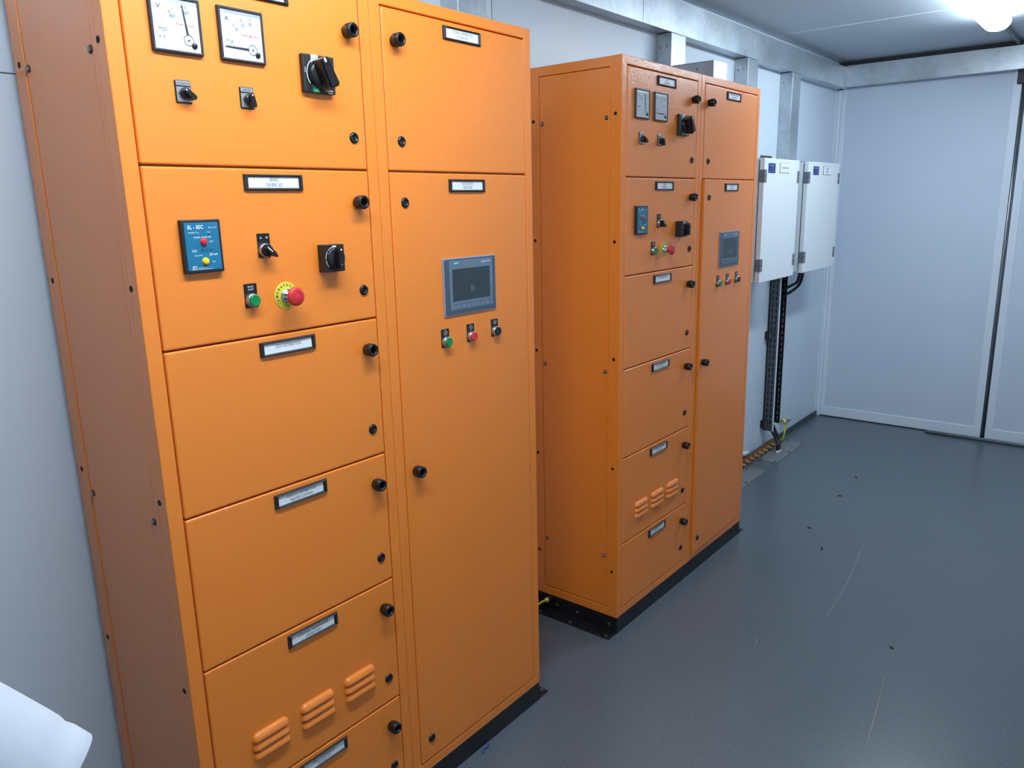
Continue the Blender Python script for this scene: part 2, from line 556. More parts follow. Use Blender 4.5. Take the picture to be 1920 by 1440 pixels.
def isolator(parent, x, z):
    b = MB()
    T = FR(x, z)
    b.box(-.0265, .0265, -.030, .030, 0, .027, 'blackmatt', .0015, 2, T)
    b.lathe([(.0245, .026), (.0245, .0315), (.022, .034), (0, .034)], 'black', T, 36)
    P = arcpts(0, 0, .0262, PI * .55, PI * 1.3, 18); Q = arcpts(0, 0, .0250, PI * .55, PI * 1.3, 18)
    for k in range(18):
        if k % 6 < 5:
            b.poly([(*P[k], .0275), (*P[k + 1], .0275), (*Q[k + 1], .0275), (*Q[k], .0275)], 'wtxt', T)
    b.box(-.006, .004, .0235, .0275, .027, .0278, 'wtxt', 0, 1, T)
    b.text('OFF', .0048, 'wtxt', T @ Matrix.Translation((-.022, -.006, .0276)) @ Matrix.Rotation(PI / 2, 4, 'Z'))
    grip(b, 'black', T @ Matrix.Rotation(PI / 2, 4, 'Z') @ Matrix.Translation((0, 0, .033)), .023, .023, .0062, .0062, .017)
    b.cyl(.0023, .0008, 'wtxt', T @ Matrix.Translation((.0, .0185, .0495)), 14)
    b.cyl(.0020, .0006, 'ink', T @ Matrix.Translation((.0, -.014, .0497)), 12)
    return b.build('isolator_switch', parent)

def legend_plate(b, T, lines, ts=.0048):
    b.box(-.0152, .0152, -.0155, .0345, 0, .0022, 'blackmatt', .0008, 1, T)
    b.box(-.0135, .0135, .0165, .0335, .0018, .0026, 'black', 0, 1, T)
    for k, l in enumerate(lines):
        b.text(l, ts, 'wtxt', T @ Matrix.Translation((0, .0250 + (len(lines) - 1) * .0029 - k * .0058, .0029)), .95, .004)

def push_button(parent, x, z, colour, lines):
    b = MB()
    T = FR(x, z)
    legend_plate(b, T, lines)
    b.lathe([(.0145, .002), (.0145, .010), (.0135, .0125), (.0115, .0125)], 'steel', T, 30, cap0=False, cap1=False)
    b.lathe([(.0122, .010), (.0122, .0165), (.0112, .0178), (.0095, .0174), (0, .0168)], colour, T, 30, cap0=False)
    return b.build('push_button', parent)

def auto_selector(parent, x, z):
    b = MB()
    T = FR(x, z)
    legend_plate(b, T, [])
    b.text('A', .0068, 'wtxt', T @ Matrix.Translation((-.0070, .0255, .0029)), 1, .01)
    b.text('M', .0062, 'wtxt', T @ Matrix.Translation((.0075, .0255, .0029)), 1, .01)
    b.lathe([(.0145, .002), (.0145, .010), (.0135, .0115), (0, .0115)], 'steel', T, 30, cap0=False)
    b.lathe([(.0135, .010), (.0135, .014), (.012, .0165), (0, .0165)], 'black', T, 30, cap0=False)
    K = T @ Matrix.Rotation(math.radians(-42), 4, 'Z')
    b.prism([(-.0125, -.004), (-.009, -.0052), (.012, -.0045), (.0205, -.0012), (.0205, .0012), (.012, .0045), (-.009, .0052), (-.0125, .004)], .014, .027, 'black', K)
    b.box(-.011, .004, -.0009, .0009, .0268, .0276, 'wtxt', 0, 1, K)
    return b.build('selector_switch', parent)

def emergency_stop(parent, x, z):
    b = MB()
    T = FR(x, z)
    b.lathe([(.0295, 0), (.0295, .0016), (.0288, .002), (0, .002)], 'ylabel', T, 44)
    s = 'EMERGENCY'
    for k, ch in enumerate(s):
        a = math.radians(198 - k * 19.5)
        b.text(ch, .0084, 'inkb', T @ Matrix.Translation((.0232 * math.cos(a), .0232 * math.sin(a), .0024)) @ Matrix.Rotation(a - PI / 2, 4, 'Z'), .9, .008)
    for k, ch in enumerate('STOP'):
        a = math.radians(246 + k * 17)
        b.text(ch, .0084, 'inkb', T @ Matrix.Translation((.0232 * math.cos(a), .0232 * math.sin(a), .0024)) @ Matrix.Rotation(a + PI / 2, 4, 'Z'), .9, .008)
    a = math.radians(214)
    P = arcpts(.0232 * math.cos(a), .0232 * math.sin(a), .0036, 0, 2 * PI, 14); Q = arcpts(.0232 * math.cos(a), .0232 * math.sin(a), .0029, 0, 2 * PI, 14)
    for k in range(14):
        b.poly([(*P[k], .0024), (*P[k + 1], .0024), (*Q[k + 1], .0024), (*Q[k], .0024)], 'inkb', T)
    b.lathe([(.0150, .002), (.0150, .006), (.0130, .008), (.0115, .008), (.0115, .020), (0, .020)], 'chrome', T, 32, cap0=False)
    b.lathe([(.0105, .018), (.0108, .022), (.0140, .027), (.0190, .031), (.0200, .0345), (.0195, .0385), (.0165, .0408), (0, .0414)], 'red', T, 40, cap0=False)
    for a0 in (.3, 2.4, 4.5):
        P = arcpts(0, 0, .0118, a0, a0 + 1.35, 10); Q = arcpts(0, 0, .0106, a0, a0 + 1.35, 10)
        for k in range(10):
            b.poly([(*P[k], .0416), (*P[k + 1], .0416), (*Q[k + 1], .0416), (*Q[k], .0416)], 'redmark', T)
    return b.build('emergency_stop_button', parent)
M['redmark'] = mat('red_button_arrow', srgb(150, 28, 34), .4)

def relay(parent, x0, x1, z0, z1):
    b = MB()
    cx, cz = (x0 + x1) / 2, (z0 + z1) / 2
    T = FR(cx, cz)
    w, h = (x1 - x0) / 2, (z1 - z0) / 2
    b.box(-w, w, -h, h, 0, .0115, 'blackmatt', .0018, 2, T)
    b.box(-w + .0055, w - .0055, -h + .0055, h - .0055, .010, .0122, 'relayblue', .0004, 1, T)
    zt = .0126
    def t(s, u, v, sz, m='wtxt', sx=1., bold=0.):
        b.text(s, sz, m, T @ Matrix.Translation((u, v, zt)), sx, bold)
    t('EL - SEC', -.0125, .0362, .0098, 'wtxt', .95, .015)
    t('Electronic', .0230, .0355, .0042)
    t('Healthy Trip', -.0175, .0265, .0042); t('Trip', .0140, .0265, .0042)
    b.cyl(.0013, .001, 'green', T @ Matrix.Translation((-.0165, .0228, .012)), 10)
    b.cyl(.0013, .001, 'dark', T @ Matrix.Translation((.0140, .0228, .012)), 10)
    t('MODEL : EL-SEN-250', .0, .0172, .0044, 'wtxt', .9, .006)
    t('RESET', .0180, .0085, .0036)
    t('S/N', -.0195, -.0082, .0068)
    t('JZ 011011', .0090, -.0078, .0078, 'inkb', .9)
    t('Sensitivity:', -.0120, -.0168, .0042); t('250 mA', .0195, -.0160, .0062, 'wtxt', .9, .008)
    t('TEST', .0190, -.0305, .0036)
    t('EPC', -.0215, -.0395, .0070, 'wtxt', .9, .01)
    b.box(-.028, -.0165, -.0440, -.0432, .012, .0124, 'wtxt', 0, 1, T)
    t('Elect. Protection', -.004, -.0405, .0030)
    b.box(-.015, .016, -.0436, -.0430, .012, .0124, 'wtxt', 0, 1, T)
    for u, v, m in ((.0015, .0088, 'red'), (.0015, -.0285, 'yellow')):
        b.lathe([(.0072, .012), (.0072, .0135), (.0060, .0138), (.0060, .0160), (.0054, .0168), (0, .0168)], m, T @ Matrix.Translation((u, v, 0)), 24, cap0=False)
    return b.build('earth_leakage_relay', parent)

def touch_panel(parent, x0, x1, z0, z1):
    b = MB()
    T = FR((x0 + x1) / 2, (z0 + z1) / 2)
    w, h = (x1 - x0) / 2, (z1 - z0) / 2
    b.box(-w, w, -h, h, 0, .0055, 'hmirim', .0016, 2, T)
    b.box(-w + .003, w - .003, -h + .003, h - .003, .004, .0064, 'hmid', .0006, 1, T)
    b.box(-w + .0215, w - .0155, -h + .014, h - .0065, .0055, .0068, 'hmi', .0003, 1, T)
    # inner screen and its recess edge
    sx0, sx1, sz0, sz1 = -.0735, .0775, -.0380, .0465
    b.box(sx0 - .0012, sx1 + .0012, sz0 - .0012, sz1 + .0012, .0062, .0070, 'hmid', 0, 1, T)
    b.box(sx0, sx1, sz0, sz1, .0064, .0072, 'screen', 0, 1, T)
    b.box(-.004, .013, -.0165, -.0005, .0068, .00735, 'screen2', 0, 1, T)
    b.box(-.0720, -.0440, .0580, .0665, .0064, .00715, 'teal', .0003, 1, T)
    b.text('SIEMENS', .0062, 'wtxt', T @ Matrix.Translation((-.0580, .0622, .0074)), .9, .012)
    b.text('SIMATIC HMI', .0078, 'wtxt', T @ Matrix.Translation((.0620, .0605, .0071)), .85)
    for k, ch in enumerate('TOUCH'):
        b.text(ch, .0100, 'hmirim', T @ Matrix.Translation((.0855, .0395 - k * .0105, .0071)) @ Matrix.Rotation(-PI / 2, 4, 'Z'))
    for k in range(8):
        x = -.0700 + k * .0195
        b.box(x, x + .0150, -.0600, -.0470, .0064, .0076, 'hmi', .0006, 1, T)
        b.box(x, x + .0150, -.0478, -.0462, .0064, .0080, 'hmid', 0, 1, T)
        b.box(x - .0022, x - .0012, -.0590, -.0470, .0064, .0078, 'hmirim', 0, 1, T)
        b.text('F%d' % (k + 1), .0045, 'hmid', T @ Matrix.Translation((x + .0075, -.0545, .0078)))
    return b.build('touch_screen_panel', parent)

def louvre(parent, x0, x1, zb, h=.0172, d=.0135):
    b = MB()
    NU, NV = 22, 8
    L = (x1 - x0) / 2; cx = (x0 + x1) / 2
    grid = []
    i = b.mi('orange')
    for u in range(NU + 1):
        s = -math.cos(PI * u / NU)
        x = cx + L * s
        e = max(0., abs(s) * L - (L - .013)) / .013
        f = math.sqrt(max(0., 1 - e * e))
        row = []
        for v in range(NV + 1):
            a = v / NV
            row.append(b.bm.verts.new((x, -d * f * math.sin(a * PI / 2) ** .8 * (1 if v < NV else 1), zb + h * f * (math.cos(a * PI / 2) ** 1.1 if v < NV else 0) + .0 * s)))
        row.append(b.bm.verts.new((x, -d * f * .82, zb - .0012 * f)))
        row.append(b.bm.verts.new((x, .0005, zb + .0012 * f)))
        grid.append(row)
    for a, c in zip(grid, grid[1:]):
        for k in range(len(a) - 1):
            try:
                fc = b.bm.faces.new((a[k], a[k + 1], c[k + 1], c[k]))
                fc.material_index = i; fc.smooth = True
            except ValueError:
                pass
    return b.build('louvre', parent)

# ------------------------------------------------------------------ cabinets
def shell(x0, x1, d0, d1, left_panel, parent):
    """steel frame of one bay: rails round the door opening, top, back and right side"""
    b = MB()
    o = 'orange'
    bv = .0022
    b.box(x0 + .0006, d0 - GAP, 0, .035, PL, H, o, bv, 2)
    b.box(d1 + GAP, x1 - .0006, 0, .035, PL, H, o, bv, 2)
    b.box(d0 - GAP - .002, d1 + GAP + .002, .0004, .035, ZS[0] + GAP, H - .0002, o, bv, 2)
    b.box(d0 - GAP - .002, d1 + GAP + .002, .0004, .035, PL, ZS[-1] - GAP, o, bv, 2)
    b.box(d0 - .005, d1 + .005, .023, .033, PL + .01, H - .01, 'orange')
    b.box(x0 + .001, x1 - .001, .03, DEP, H - .034, H - .0005, o, bv, 2)
    b.box(x0 + .001, x1 - .001, DEP - .006, DEP, PL, H - .03, o)
    b.box(x0 + .001, x1 - .001, .03, DEP, PL, PL + .034, o, bv, 2)
    if left_panel:
        b.box(x0 + .0006, x0 + .030, .033, .049, PL, H - .001, o, .001, 1)
        b.box(x0 + .0006, x0 + .030, .3515, DEP, PL, H - .001, o, bv, 2)
        b.box(x0 + .010, x0 + .012, .05, .352, PL + .02, H - .02, 'dark')
        b.box(x1 - .012, x1 - .001, .03, DEP, PL, H - .001, o)
    else:
        b.box(x1 - .020, x1 - .001, .03, DEP, PL, H - .001, o, bv, 2)
        b.box(x0 + .001, x0 + .010, .03, DEP, PL, H - .001, o)
    return b.build('frame', parent)

def door_slab(name, parent, d0, d1, z0, z1, hinge=None):
    b = MB()
    b.box(d0 + GAP * .5, d1 - GAP * .5, -.0008, .020, z0 + GAP, z1 - GAP, 'orange', .0038, 3)
    return b.build(name, parent)

def build_left_bay():
    t = thing('control_cabinet', 'near orange cabinet of six stacked doors, nearest the camera, with two big white meters', 'cabinet', (0, 0, 0), 'orange control cabinets')
    fr = shell(0, JX, .0338, .5692, True, t)
    # dark plug holes on the side rails
    for z in (1.960, 1.529, 1.106, .685, .262):
        for y in (.025, .376):
            b = MB(); b.lathe([(.0062, 0), (.0062, .0007), (.0048, .0011), (0, .0009)], 'dark', FL(y, z, .0006), 16)
            b.build('plug_hole', fr)
    b = MB(); b.box(.0024, .009, .0512, .3492, .1065, 2.1115, 'orange', .002, 2)
    sp = b.build('side_panel', t)
    for z in (1.949, 1.056, .321):
        for y in (.062, .338):
            b = MB()
            b.lathe([(.0078, 0), (.0078, .0010), (0, .0010)], 'blackmatt', FL(y, z, .0024), 18)
            b.lathe([(.0052, .001), (.0052, .0048), (.0042, .0056), (0, .0056)], 'steel', FL(y, z, .0024), 6, smooth=False)
            b.box(-.0036, .0036, -.0006, .0006, .0054, .0058, 'dark', 0, 1, FL(y, z, .0024))
            b.build('bolt', sp)
    x0, x1 = .0338, .5692
    doors = [door_slab('door', t, x0, x1, ZS[k + 1], ZS[k]) for k in range(6)]
    lines = [('PUMP', '200-PMP-303'), ('BRAKE', '200-BRK-303'), ('525V DISTRIBUTION',), ('220/110V DISTRIBUTION', 'HEATER CONTROL'), ('CONTROL TRANSFORMER', 'UPS BATTERY'), ('FIELD TERMINATION', 'PLO-FAV-303')]
    for k, d in enumerate(doors):
        knob(d, .531, ZS[k] - .072)
        lock(d, .5335, ZS[k + 1] + .0705)
        nameplate(d, .311, ZS[k] - .0292, lines[k])
    d = doors[0]
    meter(d, 'voltmeter', .0808, 1.9485, 'V', [('0', PI), ('200', PI - .27), ('400', PI - .93), ('600', PI / 2 + .02)], math.radians(97.5))
    meter(d, 'ammeter', .2155, 1.9485, 'A', [('20', PI - .22), ('40', PI - .80), ('60', PI - 1.17), ('80', PI / 2 + .02)], PI - .01)
    small_selector(d, .132, 1.8835, 'VOLT SELECTOR', math.radians(-38))
    small_selector(d, .266, 1.8838, 'SELECTOR', math.radians(-78))
    main_switch(d, .4405, 1.9455)
    d = doors[1]
    relay(d, .0915, .1730, 1.5495, 1.6510)
    auto_selector(d, .2735, 1.5845)
    isolator(d, .4355, 1.558)
    push_button(d, .232, 1.4845, 'green', ['BRAKE', 'START'])
    emergency_stop(d, .3175, 1.4850)
    d = doors[4]
    for xa, xb in ((.1235, .2210), (.2545, .3535), (.3865, .4850)):
        for k in range(3):
            louvre(d, xa, xb, .4520 + k * .0222)
    return t

def build_right_bay():
    t = thing('control_cabinet', 'near orange cabinet with one tall door carrying the large grey touch screen', 'cabinet', (0, 0, 0), 'orange control cabinets')
    shell(JX, W, .6358, 1.1683, False, t)
    x0, x1 = .6358, 1.1683
    zs = 1.7497
    du = door_slab('door', t, x0, x1, zs, ZS[0])
    knob(du, .672, 2.045); lock(du, .6805, 1.8200)
    nameplate(du, .910, 2.0880, ('INTERNAL TERMINATION', 'PLO-FAV-303'), .66)
    dl = door_slab('door', t, x0, x1, ZS[-1], zs)
    lock(dl, .6815, 1.676); knob(dl, .672, .985); lock(dl, .6795, .168)
    nameplate(dl, .9108, 1.7172, ('PLC SECTION', '200-CP-303'))
    touch_panel(dl, .8025, 1.0145, 1.3775, 1.5305)
    push_button(dl, .8035, 1.3115, 'green', ['PLC', 'SYSTEM', 'START'])
    push_button(dl, .9050, 1.3120, 'red', ['PLC', 'SYSTEM', 'STOP'])
    push_button(dl, 1.0085, 1.3125, 'black', ['ALARM', 'RESET'])
    return t, dl

def build_plinth():
    t = thing('cabinet_plinth', 'black steel plinth under the near pair of orange cabinets', 'plinth', (0, 0, 0), 'black cabinet plinths')
    b = MB()
    b.box(.003, W - .003, .002, .012, 0, PL, 'plinth', .001, 1)
    b.box(.003, W - .003, DEP - .012, DEP - .002, 0, PL, 'plinth')
    b.build('front_rail', t)
    for s in (0, 1):
        b = MB()
        if s == 0:
            b.box(.003, .012, .012, DEP - .012, 0, PL, 'plinth', .001, 1)
            b.box(-.054, .010, .004, DEP - .004, 0, .0045, 'plinth', .0006, 1)
            b.box(-.0005, .005, .020, DEP - .02, .0535, .0555, 'plinth')
        else:
            b.box(W - .012, W - .003, .012, DEP - .012, 0, PL, 'plinth', .001, 1)
            b.box(W - .010, W + .052, .004, DEP - .004, 0, .0045, 'plinth', .0006, 1)
        rail = b.build('side_rail', t)
        if s == 0:
            for y in (.038, .188, .290):
                b = MB(); b.lathe([(.0072, 0), (.0072, .001), (.0050, .0012), (.0050, .004), (0, .0042)], 'steeldk', FL(y, .033, .003), 8, smooth=False)
                b.build('bolt', rail)
        for y in (.024, .196, .345):
            b = MB(); xx = -.040 if s == 0 else W + .038
            b.lathe([(.0072, 0), (.0072, .001), (.0050, .0012), (.0050, .005), (0, .0052)], 'steeldk', Matrix.Translation((xx, y, .0045)), 8, smooth=False)
            b.build('bolt', rail)
    return t

LB = build_left_bay()
RB, RBdoor = build_right_bay()
PB = build_plinth()
G2, DY2 = 1.711, .005
LB2 = copy_tree(LB); LB2.location = (G2, DY2, 0)
LB2['label'] = 'far orange cabinet of six stacked doors, its bolted left side facing the gap'
before = set(RB.children_recursive) if hasattr(RB, 'children_recursive') else set()
RB2 = copy_tree(RB); RB2.location = (G2, DY2, 0)
RB2['label'] = 'far orange cabinet with a tall slightly ajar door, right next to the grey floor opening'
RB2['label'] = 'far orange cabinet with one tall door and small touch screen, nearest the white boxes'
PB2 = copy_tree(PB); PB2.location = (G2, DY2, 0)
PB2['label'] = 'black steel plinth with bolted floor flange under the far pair of orange cabinets'
# the far tall door stands a touch open on its right-hand hinge
for ch in RB2.children:
    if ch.name.startswith('door') and ch.data == RBdoor.data:
        R = Matrix.Translation((1.1683, .012, 0)) @ Matrix.Rotation(math.radians(1.05), 4, 'Z') @ Matrix.Translation((-1.1683, -.012, 0))
        ch.matrix_local = R

# ------------------------------------------------------------------ room
WY, EX, CZ, RY, BX = .425, 5.39, 2.59, -1.90, -5.0
def sbox(name, *a, **k):
    b = MB(); b.box(*a, **k)
    return struct(b.build(name))
fl = sbox('floor', BX - .1, EX + .1, RY - .1, WY + .1, -.08, 0, 'floor')
sbox('ceiling', BX - .1, EX + .1, RY - .1, WY + .1, CZ, CZ + .08, 'ceil')
sbox('wall_left', BX - .1, EX + .1, WY, WY + .08, 0, CZ, 'wall')
sbox('wall_right', BX - .1, EX + .1, RY - .08, RY, 0, CZ, 'wall')
sbox('wall_rear', BX - .08, BX, RY, WY, 0, CZ, 'wall')
sbox('wall_far', EX + .03, EX + .1, RY, WY, 0, CZ, 'seal')
sbox('baseboard_left', BX, EX, WY - .010, WY, 0, .040, 'base', bev=.002)
sbox('trim_1', 1.508, 1.536, WY - .003, WY, 0, 2.4, 'trim')            # panel joint strip
sbox('trim_2', 1.5375, 1.5405, WY - .002, WY, 0, 2.4, 'seal')
sbox('trim_3', BX, .02, WY - .0012, WY, 1.949, 1.951, 'base')         # panel seam behind the near cabinet
sbox('trim_4', EX - .045, EX - .002, WY - .006, WY, .0, 2.41, 'trim', bev=.002)
sbox('trim_5', EX - .012, EX + .03, WY - .030, WY - .006, .0, 2.41, 'trim', bev=.004)
sbox('trim_6', 5.02, 5.024, WY - .0012, WY, .35, 1.5, 'doorgrey')
# ceiling sheet joint
sbox('trim_7', 4.085, 4.092, RY, WY, CZ - .0015, CZ, 'trim')
sbox('trim_8', EX - .02, EX + .03, RY, WY, 2.434, CZ, 'seal')        # lintel above the doors, coloured dark for the shaded gap over the trunking

def door_leaf(name, y0, y1, rod_side):
    """double-door leaf on the far wall, panel framed by white flat trims"""
    t = bpy.data.objects.new(name, None); COL.objects.link(t); t.location = (EX, 0, 0)
    struct(t)
    b = MB(); b.box(.004, .032, y0 + .004, y1 - .004, .008, 2.43, 'doorgrey', .001, 1)
    b.build('door_panel', t)
    wy = .047
    b = MB()
    b.box(-.002, .010, y0, y0 + wy, .008, 2.43, 'trim', .002, 2)
    b.box(-.002, .010, y1 - wy * (.65 if rod_side > 0 else 1), y1, .008, 2.43, 'trim', .002, 2)
    b.box(-.0025, .010, y0, y1, .008, .080, 'trim', .002, 2)
    b.build('door_frame', t)
    return t
d1 = door_leaf('door_1', -.6985, .394, 1)
d2 = door_leaf('door_2', -1.80, -.7245, -1)
# lock rods and dark cover in the gap between the leaves
b = MB(); b.tube([(.006, -.706, .02), (.006, -.706, 2.36)], .0065, 'steel', 10); b.tube([(.010, -.717, .02), (.010, -.717, 2.36)], .004, 'conduit', 8)
b.build('lock_rod', d1)
b = MB(); b.box(-.022, .004, -.735, -.672, 2.335, 2.535, 'blackmatt', .005, 2); b.build('lock_cover', d1)
b = MB(); b.box(-.004, .006, -.716, -.702, 1.30, 1.36, 'steel', .002, 1); b.build('rod_guide', d1)
# bar along the foot of the doors
b = MB(); b.tube([(EX - .055, -.366, .012), (EX - .055, -1.80, .012)], .012, 'conduit', 14)
tag(b.build('floor_bar'), 'thin round grey metal bar on the floor along the foot of the double doors', 'bar')

# ------------------------------------------------------------------ galvanised trunking
TZ0, TZ1, TY = 2.408, 2.546, .350
def trunk_piece(b, x0, x1):
    b.box(x0, x1, TY + .0006, WY - .0005, TZ0, TZ1, 'galv', .0012, 1)
t = thing('cable_trunking', 'long galvanised cable trunking running along the top of the left wall', 'trunking', (0, 0, 0), 'galvanised trunking runs')
b = MB(); trunk_piece(b, BX, 5.31); b.build('trunking_body', t)
for (xa, xb) in ((BX, .6), (.603, 2.448), (2.451, 5.312)):
    b = MB(); b.box(xa, xb, TY - .0014, TY + .002, TZ0 - .0015, TZ1 + .001, 'galv', .0006, 1)
    b.box(xa, xb, TY - .0010, TY + .012, TZ0 - .0018, TZ0 + .001, 'galv')
    b.build('trunking_lid', t)
t = thing('cable_trunking', 'galvanised cable trunking across the far wall above the double doors', 'trunking', (0, 0, 0), 'galvanised trunking runs')
b = MB(); b.box(5.312, EX - .021, RY + .002, WY - .0005, 2.420, 2.556, 'galv', .0012, 1); b.build('trunking_body', t)
b = MB(); b.box(5.3085, 5.313, RY + .002, .349, 2.419, 2.557, 'galv', .0006, 1)
b.box(5.309, 5.345, RY + .002, .349, 2.4175, 2.419, 'galv'); b.build('trunking_lid', t)

def drop(x, z0, label, z1=None):
    t = thing('trunking_drop', label, 'trunking', (x, 0, 0), 'vertical trunking drops')
    z1 = TZ0 - .003
    b = MB(); b.box(0, .138, TY + .0008, WY - .001, z0, z1, 'galv', .0012, 1); b.build('trunking_body', t)
    b = MB(); b.box(-.0006, .1386, TY - .0012, TY + .002, z0, z1 - .001, 'galv', .0008, 1); b.build('trunking_lid', t)
    bd = t
    for (yy, zz) in ((.372, z1 - .055), (.405, z1 - .058)):
        b = MB(); b.lathe([(.0065, 0), (.0060, .0022), (.003, .0034), (0, .0036)], 'steel', FL(yy, zz, 0), 12); b.build('screw', bd)
    return t
drop(1.286, .042, 'galvanised trunking drop rising behind the gap beside the near cabinets')
drop(2.708, H, 'galvanised trunking drop standing on top of the far cabinets')
drop(3.582, 1.885, 'galvanised trunking drop just right of the far cabinets, narrowly seen over their top')
drop(4.262, 1.20, 'galvanised trunking drop nearest the far corner, ending behind the first white box')

# box on top of the far cabinets
t = thing('junction_box', 'bright galvanised box standing on the roof of the far cabinets', 'box', (2.565, .075, H))
b = MB(); b.box(0, .135, 0, .235, 0, .088, 'galv', .0015, 1); b.build('box_body', t)
b = MB(); b.box(-.001, .136, -.001, .236, .086, .0905, 'galv', .001, 1); b.build('box_lid', t)
b = MB(); b.lathe([(.006, 0), (.0055, .002), (0, .003)], 'steel', FL(.075, .062, 0), 10); b.build('screw', t)

# ------------------------------------------------------------------ wall boxes
def enclosure(x0, x1, label, plate_lines, wide):
    z0, z1 = 1.212, 1.878
    yf, yb = .200, .347
    t = thing('wall_enclosure', label, 'electrical box', (x0, 0, z0), 'white wall enclosures')
    w, h = x1 - x0, z1 - z0
    b = MB(); b.box(.004, w - .004, yf + .034, yb, .004, h - .004, 'enclosure', .003, 2)
    b.box(.012, w - .012, yf + .028, yf + .036, .012, h - .012, 'seal')
    b.build('enclosure_body', t)
    b = MB(); b.box(0, w, yf, yf + .028, 0, h, 'enclosure', .0035, 2); d = b.build('door', t)
    for zz in (h - .128, .062):
        b = MB(); b.box(-.0035, .030, yf - .0035, yf + .026, zz, zz + .068, 'hinge', .003, 2)
        b.box(-.0042, .0308, yf - .0042, yf + .02, zz + .033, zz + .035, 'seal'); b.build('hinge', d)
        b = MB(); b.box(w - .030, w + .002, yf - .0040, yf + .024, zz, zz + .068, 'hinge', .003, 2)
        b.lathe([(.0085, 0), (.0085, .002), (.0065, .003), (0, .003)], 'silver', FR(w - .013, zz + .034, yf - .004), 16)
        b.box(-.001, .001, -.006, .006, .002, .0036, 'dark', 0, 1, FR(w - .013, zz + .034, yf - .004)); b.build('latch', d)
    b = MB(); T = FR(.103 if not wide else .135, h - .052, yf)
    b.box(-.050, .050, -.026, .026, 0, .0014, 'sticker', .0005, 1, T)
    b.box(-.038, .030, .012, .017, .0012, .0017, 'stlight', 0, 1, T)
    P = arcpts(.012, -.006, .013, 0, 2 * PI, 20); Q = arcpts(.012, -.006, .010, 0, 2 * PI, 20)
    for k in range(20):
        b.poly([(*P[k], .0017), (*P[k + 1], .0017), (*Q[k + 1], .0017), (*Q[k], .0017)], 'stlight', T)
    b.box(-.040, -.010, -.018, -.015, .0012, .0017, 'stlight', 0, 1, T)
    b.build('sticker', d)
    b = MB(); T = FR(.292 if not wide else .340, h - .048, yf)
    b.box(-.070, .070, -.025, .025, 0, .0035, 'white', .001, 1, T)
    b.box(-.0715, .0715, -.0265, .0265, 0, .0028, 'hinge', .0008, 1, T)
    for k, l in enumerate(plate_lines):
        b.text(l, .0190, 'inkb' if wide else 'ink', T @ Matrix.Translation((0, (len(plate_lines) - 1) * .0095 - k * .019, .0038)), 1.0, .006)
    b.build('nameplate', d)
    for xx in (.10, w - .10):
        for zz in (.03, h + .012):
            b = MB(); b.box(xx - .016, xx + .016, yb - .001, WY - .0005 if zz < .1 else WY - .0005, zz - .012, zz + .010, 'steel', .001, 1)
            b.build('mounting_bracket', t)
    if not wide:
        b = MB(); b.box(.30, .47, yb - .004, yb - .001, h - .004, h + .030, 'seal', .001, 1); b.build('mounting_bracket', t)
    return t
M['stlight'] = mat('sticker_pale_blue', srgb(120, 135, 190), .5)
enclosure(3.504, 4.036, 'white wall box with grey hinges beside the far orange cabinets, nearer of two', ['INTERCOM'], False)
enclosure(4.200, 4.802, 'white wall box with grey hinges nearest the far corner, farther of two', ['VALVE', 'BOX'], True)

# ------------------------------------------------------------------ perforated tray with cables
t = thing('cable_tray', 'perforated metal cable tray standing upright on the wall below the white boxes', 'cable tray', (4.262, 0, 0))
z0, z1 = .150, 1.195
b = MB()
b.box(0, .003, TY + .005, WY - .008, z0, z1, 'traygrey')
b.box(-.001, .015, TY + .002, TY + .006, z0, z1, 'trim')
b.box(.122, .125, TY + .005, WY - .008, z0 + .03, z1, 'traydark')
b.box(.118, .126, TY + .003, TY + .006, z0 + .03, z1, 'traydark')
b.box(0, .125, WY - .011, WY - .008, z0, z1, 'traydark')
for k in range(26):
    zz = z0 + .05 + k * .0392
    b.box(.1208, .1222, .3655, .3725, zz, zz + .026, 'galv')          # bright strips stand in for the lit wall seen through slots
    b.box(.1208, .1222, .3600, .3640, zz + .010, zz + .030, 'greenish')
    b.box(-.0006, .0006, .3680, .3760, zz, zz + .026, 'traydark')
    b.box(-.0006, .0006, .3930, .4010, zz, zz + .026, 'traydark')
b.build('tray_body', t)
for zz in (.175, .775):
    b = MB(); b.box(-.040, .004, WY - .030, WY - .001, zz, zz + .05, 'blackmatt', .002, 1)
    b.box(-.030, -.012, WY - .034, WY - .028, zz + .006, zz + .044, 'steel', .001, 1); b.build('wall_clip', t)

def smooth_path(pts, n=8):
    """Catmull-Rom through the points"""
    P = [Vector(p) for p in pts]
    P = [P[0] * 2 - P[1]] + P + [P[-1] * 2 - P[-2]]
    out = []
    for i in range(1, len(P) - 2):
        for k in range(n):
            t = k / n
            a, b_, c, d = P[i - 1], P[i], P[i + 1], P[i + 2]
            out.append(.5 * ((2 * b_) + (c - a) * t + (2 * a - 5 * b_ + 4 * c - d) * t * t + (3 * b_ - a - 3 * c + d) * t ** 3))
    out.append(P[-2])
    return out
GX, GY = 4.302, .324
def cable(name, pts, r, m, label, cat, group=None, n=8):
    b = MB(); b.tube(smooth_path(pts, n), r, m, 10)
    return tag(b.build(name), label, cat, group)
cable('cable', [(4.280, .402, 1.19), (4.279, .402, .9), (4.280, .402, .5), (4.282, .399, .23), (4.296, .374, .155), (4.305, .338, .085), (4.288, .322, .05), (4.288, .322, .014)], .0095, 'cable',
      'left black cable running down the tray into the floor gland', 'cable', 'black cables down the tray')
